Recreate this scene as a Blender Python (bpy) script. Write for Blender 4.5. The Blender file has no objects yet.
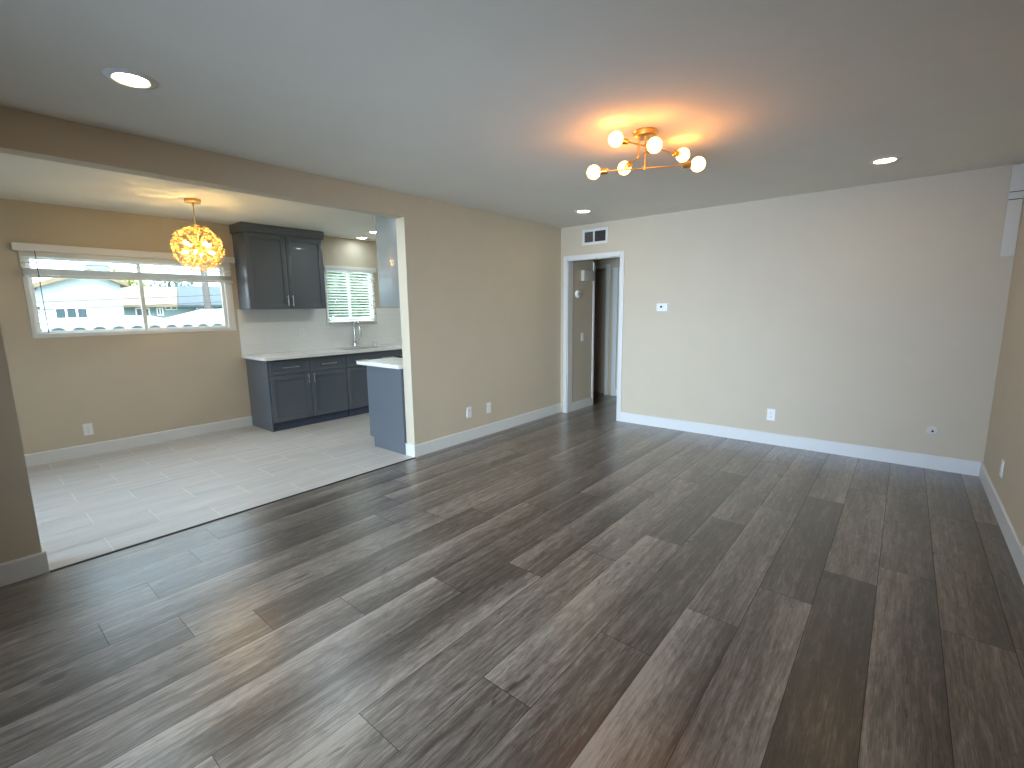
import bpy, bmesh, math, random
from mathutils import Vector, Matrix, Euler
R = math.radians
sc = bpy.context.scene
col = sc.collection

# ------------------------------------------------------------------ camera, sky, sun, daylight, exposure
CX, CY, CZ = 3.6016, -5.3814, 1.4303
FPX, PITCH, YAW, ROLL = 470.826, R(9.0695), R(39.761), R(-.7341)
cd = bpy.data.cameras.new('camera')
cam = bpy.data.objects.new('camera', cd); col.objects.link(cam); sc.camera = cam
cd.sensor_fit = 'HORIZONTAL'; cd.sensor_width = 36.0; cd.lens = FPX * 36.0 / 1024.0
cd.clip_start = .03; cd.clip_end = 500
fw = Vector((-math.sin(YAW)*math.cos(PITCH), math.cos(YAW)*math.cos(PITCH), -math.sin(PITCH)))
rt = Vector((math.cos(YAW), math.sin(YAW), 0)); up = rt.cross(fw)
r2 = math.cos(ROLL)*rt + math.sin(ROLL)*up; u2 = -math.sin(ROLL)*rt + math.cos(ROLL)*up
M = Matrix((r2, u2, -fw)).transposed().to_4x4(); M.translation = (CX, CY, CZ)
cam.matrix_world = M

world = bpy.data.worlds.new('sky'); sc.world = world; world.use_nodes = True
wn = world.node_tree.nodes; wl = world.node_tree.links; wn.clear()
wo = wn.new('ShaderNodeOutputWorld'); wb = wn.new('ShaderNodeBackground'); sk = wn.new('ShaderNodeTexSky')
sk.sky_type = 'NISHITA'; sk.sun_disc = False; sk.sun_elevation = R(52); sk.sun_rotation = R(90); sk.air_density = 1.2; sk.dust_density = 4.0
mixw = wn.new('ShaderNodeMix'); mixw.data_type = 'RGBA'; mixw.inputs[0].default_value = .65
mixw.inputs[7].default_value = (6.8, 8.5, 9.8, 1)
wl.new(sk.outputs[0], mixw.inputs[6]); wl.new(mixw.outputs[2], wb.inputs[0]); wb.inputs[1].default_value = .92
wl.new(wb.outputs[0], wo.inputs[0])

def lamp(name, kind, loc, rot, energy, color, **kw):
    d = bpy.data.lights.new(name, kind); d.energy = energy; d.color = color
    for k, v in kw.items(): setattr(d, k, v)
    o = bpy.data.objects.new(name, d); col.objects.link(o); o.location = loc; o.rotation_euler = rot
    return o
lamp('sun', 'SUN', (0, 0, 8), (R(40), 0, R(60)), 1.6, (1, .97, .92), angle=R(1))
# daylight entering through the two front windows (behind the viewer) and the kitchen windows
lamp('daylight_front', 'AREA', (2.0, -7.47, 1.13), (R(86), 0, 0), 61, (.53, .70, 1.0), shape='RECTANGLE', size=2.0, size_y=1.5, spread=R(65))
lamp('daylight_front_slanting', 'AREA', (3.2, -7.47, 1.13), (R(83), 0, R(22)), 33, (.84, .96, 1.0), shape='RECTANGLE', size=1.4, size_y=1.5, spread=R(60))
lamp('daylight_sink_window', 'AREA', (-3.75, -1.2, 2.75), (R(48), 0, R(-80)), 35, (.74, .92, 1.0), shape='RECTANGLE', size=1.2, size_y=.9, spread=R(90))
lamp('daylight_kitchen_front', 'AREA', (-1.2, -7.47, 1.35), (R(72), 0, R(-8)), 27, (.54, .74, 1.0), shape='RECTANGLE', size=1.4, size_y=1.1, spread=R(75))

sc.view_settings.view_transform = 'Standard'; sc.view_settings.look = 'None'
sc.view_settings.gamma = 1; sc.view_settings.use_curve_mapping = False; sc.view_settings.exposure = 0.10
sc.cycles.use_denoising = True; sc.cycles.max_bounces = 10; sc.cycles.diffuse_bounces = 6; sc.cycles.sample_clamp_indirect = 6
sc.cycles.caustics_reflective = False; sc.cycles.caustics_refractive = False

# ------------------------------------------------------------------ materials
def new_mat(name):
    m = bpy.data.materials.new(name); m.use_nodes = True
    nt = m.node_tree; b = nt.nodes['Principled BSDF']
    return m, nt, b
def plain(name, rgb, rough=.5, metal=0, bump=0, scale=200, vary=0, spec=.5, coat=0, vscale=3.0, stretch=None):
    m, nt, b = new_mat(name)
    b.inputs['Base Color'].default_value = (*rgb, 1); b.inputs['Roughness'].default_value = rough
    b.inputs['Metallic'].default_value = metal; b.inputs['Specular IOR Level'].default_value = spec
    if coat: b.inputs['Coat Weight'].default_value = coat
    tc = nt.nodes.new('ShaderNodeTexCoord')
    src = tc.outputs['Object']
    if stretch:
        mp = nt.nodes.new('ShaderNodeMapping'); mp.inputs['Scale'].default_value = stretch
        nt.links.new(src, mp.inputs[0]); src = mp.outputs[0]
    if bump:
        n = nt.nodes.new('ShaderNodeTexNoise'); n.inputs['Scale'].default_value = scale; n.inputs['Detail'].default_value = 3
        bp = nt.nodes.new('ShaderNodeBump'); bp.inputs['Strength'].default_value = bump; bp.inputs['Distance'].default_value = .002
        nt.links.new(src, n.inputs[0]); nt.links.new(n.outputs[0], bp.inputs['Height']); nt.links.new(bp.outputs[0], b.inputs['Normal'])
    n2 = nt.nodes.new('ShaderNodeTexNoise'); n2.inputs['Scale'].default_value = vscale; n2.inputs['Detail'].default_value = 4
    nt.links.new(src, n2.inputs[0])
    hs = nt.nodes.new('ShaderNodeHueSaturation'); hs.inputs['Color'].default_value = (*rgb, 1)
    mr = nt.nodes.new('ShaderNodeMapRange'); v = max(vary, .015)
    mr.inputs['From Min'].default_value = .25; mr.inputs['From Max'].default_value = .75
    mr.inputs['To Min'].default_value = 1 - v; mr.inputs['To Max'].default_value = 1 + v
    nt.links.new(n2.outputs[0], mr.inputs['Value']); nt.links.new(mr.outputs[0], hs.inputs['Value']); nt.links.new(hs.outputs[0], b.inputs['Base Color'])
    return m
def emitter(name, rgb, strength):
    m, nt, b = new_mat(name)
    b.inputs['Base Color'].default_value = (.9, .9, .88, 1)
    b.inputs['Emission Color'].default_value = (*rgb, 1); b.inputs['Emission Strength'].default_value = strength
    return m
def glass(name, tint=(1, 1, 1), refl=.06):
    m = bpy.data.materials.new(name); m.use_nodes = True; nt = m.node_tree; nt.nodes.clear()
    o = nt.nodes.new('ShaderNodeOutputMaterial'); mx = nt.nodes.new('ShaderNodeMixShader')
    t = nt.nodes.new('ShaderNodeBsdfTransparent'); t.inputs[0].default_value = (*tint, 1)
    g = nt.nodes.new('ShaderNodeBsdfGlossy'); g.inputs['Roughness'].default_value = .02
    mx.inputs[0].default_value = refl
    nt.links.new(t.outputs[0], mx.inputs[1]); nt.links.new(g.outputs[0], mx.inputs[2]); nt.links.new(mx.outputs[0], o.inputs[0])
    return m

WALL = plain('greige_wall_paint', (.57, .50, .385), .75, bump=.25, scale=260, vary=.02)
CEIL = plain('ceiling_paint', (.77, .75, .67), .85, bump=.3, scale=220, vary=.02)
WHITE = plain('white_trim_paint', (.70, .71, .70), .38, vary=.01)
VINYL = plain('white_vinyl', (.80, .80, .78), .35)
BLIND = plain('white_blind_slats', (.80, .79, .76), .45)
CAB = plain('slate_cabinet_paint', (.105, .122, .146), .30, vary=.04, coat=.1)
KICK = plain('toe_kick_paint', (.050, .066, .105), .5)
QUARTZ = plain('white_quartz', (.78, .78, .76), .22, vary=.06, vscale=2.5)
STEEL = plain('brushed_steel', (.62, .62, .62), .28, metal=1)
CHROME = plain('chrome', (.70, .71, .72), .12, metal=1)
GOLD = plain('satin_gold', (.80, .50, .16), .30, metal=1)
PLASTIC = plain('white_plastic', (.82, .82, .81), .35)
DARK = plain('dark_recess', (.02, .02, .02), .6)
BLACK = plain('black_enamel', (.012, .012, .013), .25)
PANEL = plain('pale_panel_paint', (.63, .60, .53), .6, bump=.15, scale=240)
BULB = emitter('warm_globe_glow', (1, .36, .055), 25.0)
PBULB = emitter('warm_small_bulb_glow', (1, .68, .26), 190.0)
LED = emitter('led_diffuser_glow', (1, .68, .30), 42.0)
LEDK = emitter('kitchen_led_diffuser_glow', (.82, .95, 1), 52.0)
LED_FILL = emitter('added_kitchen_fill_glow', (.82, .94, 1), 260.0)  # only for the added, unseen kitchen fill lights
GLASS = glass('window_glass', (.97, 1, .99))
TINT = plain('stucco_white', (.34, .385, .375), .85, bump=.5, scale=30, vary=.03)
TEAL = plain('stucco_pale_green', (.20, .28, .275), .85, vary=.03)
ROOFT = plain('tan_shingles', (.215, .165, .10), .9, vary=.12, vscale=12)
ROOFG = plain('grey_shingles', (.060, .080, .088), .9, vary=.12, vscale=12)
ROOFW = plain('white_roof_tiles', (.42, .425, .42), .8, vary=.04)
WINDK = plain('dim_far_window', (.04, .07, .085), .2)
WOODP = plain('weathered_pole', (.11, .095, .085), .9, vary=.15)
WIRE = plain('black_cable', (.06, .06, .07), .7)
GROUND = plain('pale_concrete', (.30, .295, .28), .9, vary=.1)
DOORM = plain('hall_door_paint', (.50, .47, .43), .5)
STRIP = plain('dark_transition_strip', (.035, .03, .028), .5)

def crystal():
    m, nt, b = new_mat('champagne_crystal')
    b.inputs['Base Color'].default_value = (.85, .60, .27, 1); b.inputs['Roughness'].default_value = .08
    b.inputs['Metallic'].default_value = 0; b.inputs['Specular IOR Level'].default_value = .8
    nt2 = nt.nodes.new('ShaderNodeBsdfTransparent'); nt2.inputs[0].default_value = (1, .92, .72, 1)
    tl = nt.nodes.new('ShaderNodeBsdfTranslucent'); tl.inputs[0].default_value = (.85, .58, .24, 1)
    m1 = nt.nodes.new('ShaderNodeMixShader'); m1.inputs[0].default_value = .35
    m2 = nt.nodes.new('ShaderNodeMixShader'); m2.inputs[0].default_value = .36
    o = nt.nodes['Material Output']
    nt.links.new(b.outputs[0], m1.inputs[1]); nt.links.new(tl.outputs[0], m1.inputs[2])
    nt.links.new(m1.outputs[0], m2.inputs[1]); nt.links.new(nt2.outputs[0], m2.inputs[2]); nt.links.new(m2.outputs[0], o.inputs[0])
    return m
CRYSTAL = crystal()

def wood_floor():
    m, nt, b = new_mat('grey_brown_plank_vinyl'); N = nt.nodes; L = nt.links
    at = N.new('ShaderNodeAttribute'); at.attribute_name = 'plank'           # r: tone, g: across, b: seed
    sp = N.new('ShaderNodeSeparateColor'); L.new(at.outputs['Color'], sp.inputs[0])
    tc = N.new('ShaderNodeTexCoord')
    def noise(sx, sy, scale, detail, rough=.55, dist=0):
        mp = N.new('ShaderNodeMapping'); mp.inputs['Scale'].default_value = (sx, sy, 1)
        L.new(tc.outputs['Object'], mp.inputs[0])
        n = N.new('ShaderNodeTexNoise'); n.noise_dimensions = '4D'; n.inputs['Scale'].default_value = scale
        n.inputs['Detail'].default_value = detail; n.inputs['Roughness'].default_value = rough; n.inputs['Distortion'].default_value = dist
        mu = N.new('ShaderNodeMath'); mu.operation = 'MULTIPLY'; mu.inputs[1].default_value = 37.0
        L.new(sp.outputs[2], mu.inputs[0]); L.new(mu.outputs[0], n.inputs['W']); L.new(mp.outputs[0], n.inputs[0])
        return n.outputs[0]
    def math_(op, a, c):
        q = N.new('ShaderNodeMath'); q.operation = op
        for i, v in enumerate((a, c)):
            if isinstance(v, (int, float)): q.inputs[i].default_value = v
            else: L.new(v, q.inputs[i])
        return q.outputs[0]
    broad = noise(6.0, .8, 1.0, 2, .5, .4)         # wide light and dark zones along the board
    mid = noise(44, 2.2, 1.0, 6, .66, .8)          # cathedral streaks
    fine = noise(210, 12.0, 1.0, 3, .75, .2)        # pores
    mott = noise(13, 3.2, 1.0, 5, .68, 3.0)         # mottling
    knot = noise(10, 3.6, 1.0, 2, .5, 1.6)
    g = math_('MULTIPLY', math_('MULTIPLY', math_('SUBTRACT', .5, sp.outputs[1]), math_('SUBTRACT', at.outputs['Alpha'], .5)), 1.25)
    v = math_('ADD', math_('MULTIPLY', math_('SUBTRACT', broad, .5), .70), g)
    v = math_('ADD', v, math_('MULTIPLY', math_('SUBTRACT', mid, .5), 1.35))
    v = math_('ADD', v, math_('MULTIPLY', math_('SUBTRACT', mott, .5), 1.0))
    v = math_('ADD', v, math_('MULTIPLY', math_('SUBTRACT', fine, .5), 1.1))
    v = math_('ADD', v, math_('MULTIPLY', math_('SUBTRACT', sp.outputs[0], .5), .80))
    kn = N.new('ShaderNodeMapRange'); kn.inputs['From Min'].default_value = .66; kn.inputs['From Max'].default_value = .78; L.new(knot, kn.inputs['Value'])
    v = math_('SUBTRACT', v, math_('MULTIPLY', kn.outputs[0], .6))
    v = math_('ADD', v, .5)
    cr = N.new('ShaderNodeValToRGB'); L.new(v, cr.inputs[0]); e = cr.color_ramp.elements
    e[0].position = .0; e[0].color = (.040, .030, .024, 1)
    e[1].position = 1.0; e[1].color = (.33, .278, .232, 1)
    for p, c in ((.28, (.070, .054, .043, 1)), (.52, (.135, .110, .091, 1)), (.74, (.212, .177, .149, 1))):
        k = e.new(p); k.color = c
    L.new(cr.outputs[0], b.inputs['Base Color'])
    b.inputs['Roughness'].default_value = .36; b.inputs['Specular IOR Level'].default_value = .42
    b.inputs['Coat Weight'].default_value = .75; b.inputs['Coat IOR'].default_value = 1.5; b.inputs['Coat Roughness'].default_value = .30
    rr = N.new('ShaderNodeMapRange'); rr.inputs['To Min'].default_value = .27; rr.inputs['To Max'].default_value = .40
    L.new(mid, rr.inputs['Value']); L.new(rr.outputs[0], b.inputs['Roughness'])
    bp = N.new('ShaderNodeBump'); bp.inputs['Strength'].default_value = .06; bp.inputs['Distance'].default_value = .001
    L.new(math_('ADD', fine, mid), bp.inputs['Height']); L.new(bp.outputs[0], b.inputs['Normal'])
    return m
def tile_floor():
    m, nt, b = new_mat('pale_grey_floor_tile'); N = nt.nodes; L = nt.links
    at = N.new('ShaderNodeAttribute'); at.attribute_name = 'plank'
    sp = N.new('ShaderNodeSeparateColor'); L.new(at.outputs['Color'], sp.inputs[0])
    tc = N.new('ShaderNodeTexCoord'); mp = N.new('ShaderNodeMapping'); mp.inputs['Scale'].default_value = (16, 1.6, 1); L.new(tc.outputs['Object'], mp.inputs[0])
    n = N.new('ShaderNodeTexNoise'); n.noise_dimensions = '4D'; n.inputs['Scale'].default_value = 1; n.inputs['Detail'].default_value = 5; n.inputs['Roughness'].default_value = .6
    mu = N.new('ShaderNodeMath'); mu.operation = 'MULTIPLY'; mu.inputs[1].default_value = 29
    L.new(sp.outputs[2], mu.inputs[0]); L.new(mu.outputs[0], n.inputs['W']); L.new(mp.outputs[0], n.inputs[0])
    ad = N.new('ShaderNodeMath'); ad.operation = 'MULTIPLY_ADD'; ad.inputs[1].default_value = .25; L.new(sp.outputs[0], ad.inputs[0]); L.new(n.outputs[0], ad.inputs[2])
    cr = N.new('ShaderNodeValToRGB'); e = cr.color_ramp.elements
    e[0].position = .3; e[0].color = (.40, .372, .345, 1); e[1].position = .95; e[1].color = (.60, .575, .55, 1)
    L.new(ad.outputs[0], cr.inputs[0]); L.new(cr.outputs[0], b.inputs['Base Color']); b.inputs['Roughness'].default_value = .42
    return m
WOOD = wood_floor(); TILE = tile_floor()
SUB = plain('dark_plank_joint', (.045, .04, .036), .8)
GROUT = plain('light_grout', (.70, .68, .65), .9)
def backsplash():
    m, nt, b = new_mat('white_backsplash_tile'); N = nt.nodes; L = nt.links
    tc = N.new('ShaderNodeTexCoord'); sx = N.new('ShaderNodeSeparateXYZ'); cb = N.new('ShaderNodeCombineXYZ')
    L.new(tc.outputs['Object'], sx.inputs[0]); L.new(sx.outputs[1], cb.inputs[0]); L.new(sx.outputs[2], cb.inputs[1])
    br = N.new('ShaderNodeTexBrick'); br.inputs['Scale'].default_value = 1; br.inputs['Brick Width'].default_value = .61; br.inputs['Row Height'].default_value = .17
    br.inputs['Mortar Size'].default_value = .002; br.inputs['Mortar'].default_value = (.71, .72, .72, 1)
    br.inputs['Color1'].default_value = (.76, .78, .78, 1); br.inputs['Color2'].default_value = (.80, .81, .81, 1)
    L.new(cb.outputs[0], br.inputs[0]); L.new(br.outputs[0], b.inputs['Base Color']); b.inputs['Roughness'].default_value = .18
    return m
SPLASH = backsplash()
LEAF = plain('sunlit_leaves', (.085, .18, .045), .6, vary=.45, vscale=6)
LEAF2 = plain('yellow_green_leaves', (.20, .26, .04), .6, vary=.35, vscale=6)
LEAF3 = plain('grey_green_leaves', (.11, .17, .145), .6, vary=.3, vscale=6)
BARK = plain('bark', (.20, .15, .11), .9, vary=.2)

# ------------------------------------------------------------------ mesh builder
class MB:
    def __init__(s): s.bm = bmesh.new(); s.lay = None
    def _faces(s, fs, smooth):
        for f in fs: f.smooth = smooth
    def quad(s, *p):
        return s.bm.faces.new([s.bm.verts.new(v) for v in p])
    def box(s, x0, x1, y0, y1, z0, z1, bev=0):
        x0, x1 = sorted((x0, x1)); y0, y1 = sorted((y0, y1)); z0, z1 = sorted((z0, z1))
        v = [s.bm.verts.new(p) for p in ((x0,y0,z0),(x1,y0,z0),(x1,y1,z0),(x0,y1,z0),(x0,y0,z1),(x1,y0,z1),(x1,y1,z1),(x0,y1,z1))]
        fs = [s.bm.faces.new([v[i] for i in q]) for q in ((3,2,1,0),(4,5,6,7),(0,1,5,4),(1,2,6,5),(2,3,7,6),(3,0,4,7))]
        if bev:
            es = list({e for f in fs for e in f.edges})
            bmesh.ops.bevel(s.bm, geom=es, offset=bev, segments=2, profile=.6, affect='EDGES')
        return s
    def prism(s, poly, axis, a, b):
        """poly of 2D points swept along axis from a to b (poly order follows the remaining axes)"""
        def P(u, v, w): return {'x': (w, u, v), 'y': (u, w, v), 'z': (u, v, w)}[axis]
        A = [s.bm.verts.new(P(u, v, a)) for u, v in poly]; B = [s.bm.verts.new(P(u, v, b)) for u, v in poly]
        n = len(poly); fs = [s.bm.faces.new(A[::-1]), s.bm.faces.new(B)]
        for i in range(n): fs.append(s.bm.faces.new((A[i], A[(i+1) % n], B[(i+1) % n], B[i])))
        bmesh.ops.recalc_face_normals(s.bm, faces=fs)
        return s
    def tube(s, pts, r, n=12, caps=True):
        pts = [Vector(p) for p in pts]; rs = r if isinstance(r, (list, tuple)) else [r]*len(pts)
        rings = []; prev = None
        for i, p in enumerate(pts):
            t = (pts[min(i+1, len(pts)-1)] - pts[max(i-1, 0)]).normalized()
            a = prev - t*prev.dot(t) if prev is not None else (Vector((0,0,1)) if abs(t.z) < .9 else Vector((1,0,0))).cross(t)
            if a.length < 1e-6: a = Vector((1,0,0)).cross(t)
            a.normalize(); prev = a; bb = t.cross(a)
            rings.append([s.bm.verts.new(p + rs[i]*(math.cos(2*math.pi*k/n)*a + math.sin(2*math.pi*k/n)*bb)) for k in range(n)])
        for A, B in zip(rings, rings[1:]):
            for k in range(n):
                f = s.bm.faces.new((A[k], A[(k+1) % n], B[(k+1) % n], B[k])); f.smooth = True
        if caps: s.bm.faces.new(rings[0][::-1]); s.bm.faces.new(rings[-1])
        return s
    def lathe(s, prof, c=(0,0,0), n=32, axis='z', sharp=False):
        """prof: (radius, height) points"""
        c = Vector(c); rings = []
        def P(r, h, a):
            u, v = r*math.cos(a), r*math.sin(a)
            return c + Vector({'z': (u, v, h), 'y': (u, h, v), 'x': (h, u, v)}[axis])
        for r, h in prof:
            rings.append([s.bm.verts.new(P(r, h, 2*math.pi*k/n)) for k in range(n)] if r > 1e-6 else [s.bm.verts.new(P(0, h, 0))])
        fs = []
        for A, B in zip(rings, rings[1:]):
            for k in range(n):
                k2 = (k+1) % n
                if len(A) == 1 and len(B) == 1: continue
                if len(A) == 1: f = s.bm.faces.new((A[0], B[k2], B[k]))
                elif len(B) == 1: f = s.bm.faces.new((A[k], A[k2], B[0]))
                else: f = s.bm.faces.new((A[k], A[k2], B[k2], B[k]))
                f.smooth = not sharp; fs.append(f)
        bmesh.ops.recalc_face_normals(s.bm, faces=fs)
        return s
    def sphere(s, c, r, seg=24, ring=12, sz=None):
        m = Matrix.Translation(c) @ Matrix.Diagonal((r, r, sz or r, 1))
        q = bmesh.ops.create_uvsphere(s.bm, u_segments=seg, v_segments=ring, radius=1, matrix=m)
        for f in {f for v in q['verts'] for f in v.link_faces}: f.smooth = True
        return s
    def build(s, name, mat, parent=None):
        off = Vector((0,0,0))
        p = parent
        while p is not None: off += p.location; p = p.parent
        me = bpy.data.meshes.new(name)
        if off.length: bmesh.ops.translate(s.bm, verts=s.bm.verts, vec=-off)
        s.bm.to_mesh(me); s.bm.free()
        me.materials.append(mat)
        o = bpy.data.objects.new(name, me); col.objects.link(o)
        if parent is not None: o.parent = parent
        try: me.set_sharp_from_angle(angle=R(38))
        except Exception: pass
        return o
def tag(o, label, cat, group=None, kind=None):
    o['label'] = label; o['category'] = cat
    if group: o['group'] = group
    if kind: o['kind'] = kind
    return o
def thing(name, label, cat, loc=(0,0,0), group=None, kind=None):
    o = bpy.data.objects.new(name, None); o.empty_display_size = .1; col.objects.link(o); o.location = loc
    return tag(o, label, cat, group, kind)
def struct(name, mb, mat, label, cat):
    return tag(mb.build(name, mat), label, cat, kind='structure')
def copy_tree(o, parent=None):
    c = o.copy(); col.objects.link(c); c.parent = parent
    for ch in list(o.children): copy_tree(ch, c)
    return c

# ------------------------------------------------------------------ dimensions of the place
H, HK, W, WK, T = 2.471, 2.462, 4.205, 2.718, .123
OY0, OY1, HZ = -5.181, -2.559, 2.2705            # kitchen opening along the partition
YF, YKF = -7.40, -.50                            # front wall, far kitchen wall
DL, DR, DH = .1016, .869, 2.052                  # hall doorway
BH, BT = .122, .015

# ------------------------------------------------------------------ floors
TONE = {(15, -1): (.52, 1), (15, 0): (.42, .5), (15, 1): (.45, .2), (14, -1): (.14, 0), (14, 0): (.6, -.3), (14, 1): (.5, .2), (13, -1): (.6, -.6), (13, 0): (.22, .2), (13, 1): (.65, -.5),
        (12, -1): (.6, 1), (12, 0): (.6, .3), (12, 1): (.5, .8), (11, -2): (.33, .4), (11, -1): (.33, .5), (11, 0): (.6, .2), (11, 1): (.55, .2), (10, -1): (.42, .3), (10, 0): (.72, .4),
        (10, 1): (.28, .3), (10, 2): (.55, .2), (9, -1): (.8, .8), (9, 0): (.66, .2), (9, 1): (.62, .2), (9, 2): (.55, .2), (8, -1): (.5, -.9), (8, 0): (.5, .8), (8, 1): (.58, .2),
        (7, -1): (.52, 1), (7, 0): (.33, .3), (7, 1): (.55, .8), (6, -1): (.65, .6), (6, 0): (.5, 1), (6, 1): (.4, .5), (5, -1): (.5, .6), (5, 0): (.28, 0), (5, 1): (.5, .4),
        (4, -1): (.4, .3), (4, 0): (.66, -.3), (4, 1): (.6, .1), (3, 0): (.5, .9), (3, -1): (.45, .4), (3, 1): (.5, .3), (17, -1): (.3, .2), (17, 0): (.3, .2), (16, -1): (.5, 0), (16, 0): (.45, .6)}
def board_floor(rows, x_lo, x_hi, y_lo, y_hi, L, z, gap, seed):
    """rows: list of (x0, x1, y phase). One face per board, tone/across/seed kept in a colour attribute."""
    rnd = random.Random(seed); bm = bmesh.new(); lay = bm.loops.layers.float_color.new('plank')
    for ri, (x0, x1, ph, ya, yb) in enumerate(rows):
        a, b = max(x0, x_lo), min(x1, x_hi)
        if b - a < .004: continue
        k0 = math.floor((ya - ph) / L) - 1
        for k in range(k0, k0 + 40):
            y0, y1 = ph + k*L, ph + (k+1)*L
            y0, y1 = max(y0, ya), min(y1, yb)
            if y1 - y0 < .004: continue
            tone, sd = rnd.random(), rnd.random(); gr = rnd.uniform(0, 1)
            tone, gr = TONE.get((ri-7, k), (.3+.35*tone, gr))
            p = [(a+gap, y0+gap), (b-gap, y0+gap), (b-gap, y1-gap), (a+gap, y1-gap)]
            f = bm.faces.new([bm.verts.new((u, v, z)) for u, v in p])
            for lp, ac in zip(f.loops, (0, 1, 1, 0)): lp[lay] = (tone, ((a if ac == 0 else b)-x0)/(x1-x0), sd, .5+.5*gr)
    return bm
PW, PL = .2328, 1.508
PH = {0: -4.42, 1: -3.08, 2: -4.85, 3: -5.09, 4: -4.834, 5: -4.59, 6: -4.268, 7: -3.85, 8: -3.487, 9: -4.60, 10: -4.195, 11: -2.168,
      12: -3.265, 13: -2.867, 14: -2.481, 15: -2.245}
rp = random.Random(4); rows = []
for k in range(-7, 20):
    ph = PH.get(k, -4 + rp.random()*1.5)
    x0 = .120 + PW*k
    rows.append((x0, x0+PW, ph, YF if k >= -1 else .06, 2.6))
me = bpy.data.meshes.new('floor_living')
bm = board_floor([r for r in rows], -1.4, W, YF, 2.6, PL, 0, .0011, 11)
bm.to_mesh(me); bm.free(); me.materials.append(WOOD)
fl = bpy.data.objects.new('floor_living', me); col.objects.link(fl)
tag(fl, 'grey brown wood-look plank floor running to the hall doorway', 'floor', kind='structure')
# rows left of the partition only exist in the hall; the sliver of row -1 in the room starts at the threshold
bm = bmesh.new(); bm.from_mesh(me)
geom = bm.verts[:] + bm.edges[:] + bm.faces[:]
bm2 = bm
kill = []
for f in bm2.faces:
    c = f.calc_center_median()
    if c.x < .12 and c.y < 0:
        for v in f.verts:
            if v.co.x < .016: v.co.x = .016 if c.x > -.12 else v.co.x
bm2.to_mesh(me); bm2.free()
mb = MB(); mb.box(-.0, W+.1, YF-.1, .0, -.12, -.003); mb.box(-1.45, W+.1, 0, 2.7, -.12, -.003)
mb.build('subfloor', SUB, fl)
trows = []
edges = [-2.73, -2.42, -2.11, -1.805, -1.50, -1.19, -.88, -.575, -.265, .012]
for i in range(9):
    trows.append((edges[i], edges[i+1], -4.88 if i % 2 == 0 else -4.575, YF, YKF))
bm = board_floor(trows, -WK, .012, YF, YKF, .605, .002, .0028, 5)
me = bpy.data.meshes.new('floor_kitchen'); bm.to_mesh(me); bm.free(); me.materials.append(TILE)
fk = bpy.data.objects.new('floor_kitchen', me); col.objects.link(fk)
tag(fk, 'pale grey staggered rectangular tile floor of the kitchen', 'floor', kind='structure')
mb = MB(); mb.box(-WK-.1, .012, YF-.1, YKF+.1, -.12, .0005); mb.build('grout_bed', GROUT, fk)
mb = MB(); mb.prism([(.010, 0), (.030, 0), (.027, .006), (.013, .006)], 'y', OY0+.016, OY1-.016)
struct('trim_1', mb, STRIP, 'thin dark transition strip between kitchen tile and living room planks', 'threshold')

# ------------------------------------------------------------------ ceilings and walls
mb = MB(); mb.box(-T*.5, W+.12, YF-.12, .12, H, H+.2); struct('ceiling', mb, CEIL, 'flat pale grey living room ceiling with recessed lights', 'ceiling')
mb = MB(); mb.box(-WK-.12, -T*.5, YF-.12, .12, HK, H+.2); struct('ceiling_kitchen', mb, CEIL, 'kitchen ceiling beyond the header, lit gold by the pendant', 'ceiling')
mb = MB(); mb.box(-1.5, W, .12, 2.72, 2.34, 2.5); struct('ceiling_hall', mb, CEIL, 'low dim ceiling inside the hall doorway', 'ceiling')
mb = MB(); mb.box(-T, DL, 0, .12, 0, H+.05); mb.box(DR, W+.12, 0, .12, 0, H+.05); mb.box(DL, DR, 0, .12, DH, H+.05)
struct('wall_back', mb, WALL, 'long greige back wall with the hall doorway and thermostat', 'wall')
mb = MB(); mb.box(W, W+.12, YF-.12, 0, 0, H+.05); struct('wall_right', mb, WALL, 'greige right wall at the picture edge', 'wall')
mb = MB(); mb.box(-T, 0, OY1, 0, 0, H+.05); mb.box(-T, 0, OY0, OY1, HZ, H+.05); mb.box(-T, 0, YF, OY0, 0, H+.05)
struct('wall_partition', mb, WALL, 'greige partition with header and wide opening into the kitchen', 'wall')
def holed_wall_x(mb, x0, x1, y0, y1, z0, z1, holes):
    """wall slab between x0 and x1 with rectangular holes (ya, yb, za, zb), sorted along y"""
    y = y0
    for ya, yb, za, zb in holes:
        mb.box(x0, x1, y, ya, z0, z1); mb.box(x0, x1, ya, yb, z0, za); mb.box(x0, x1, ya, yb, zb, z1); y = yb
    mb.box(x0, x1, y, y1, z0, z1)
W1 = (-4.838, -3.068, 1.212, 2.019); W2 = (-1.872, -1.071, 1.240, 2.040)
mb = MB(); holed_wall_x(mb, -WK-.12, -WK, YF-.12, YKF+.12, 0, H+.05, [W1, W2])
struct('wall_kitchen', mb, WALL, 'kitchen outer wall holding both kitchen windows', 'wall')
mb = MB(); mb.box(-WK, -T, YKF, YKF+.12, 0, H+.05); struct('wall_kitchen_far', mb, WALL, 'far end wall of the kitchen', 'wall')
F1 = (.9, 4.0, .3, 2.0); F2 = (-2.0, -.4, .75, 2.0)
mb = MB()
xs = -WK-.12
for a, b, c, d in (F2, F1):
    mb.box(xs, a, YF-.12, YF, 0, H+.05); mb.box(a, b, YF-.12, YF, 0, c); mb.box(a, b, YF-.12, YF, d, H+.05); xs = b
mb.box(xs, W+.12, YF-.12, YF, 0, H+.05)
struct('wall_front', mb, WALL, 'front wall with two windows, opposite the back wall', 'wall')
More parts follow.
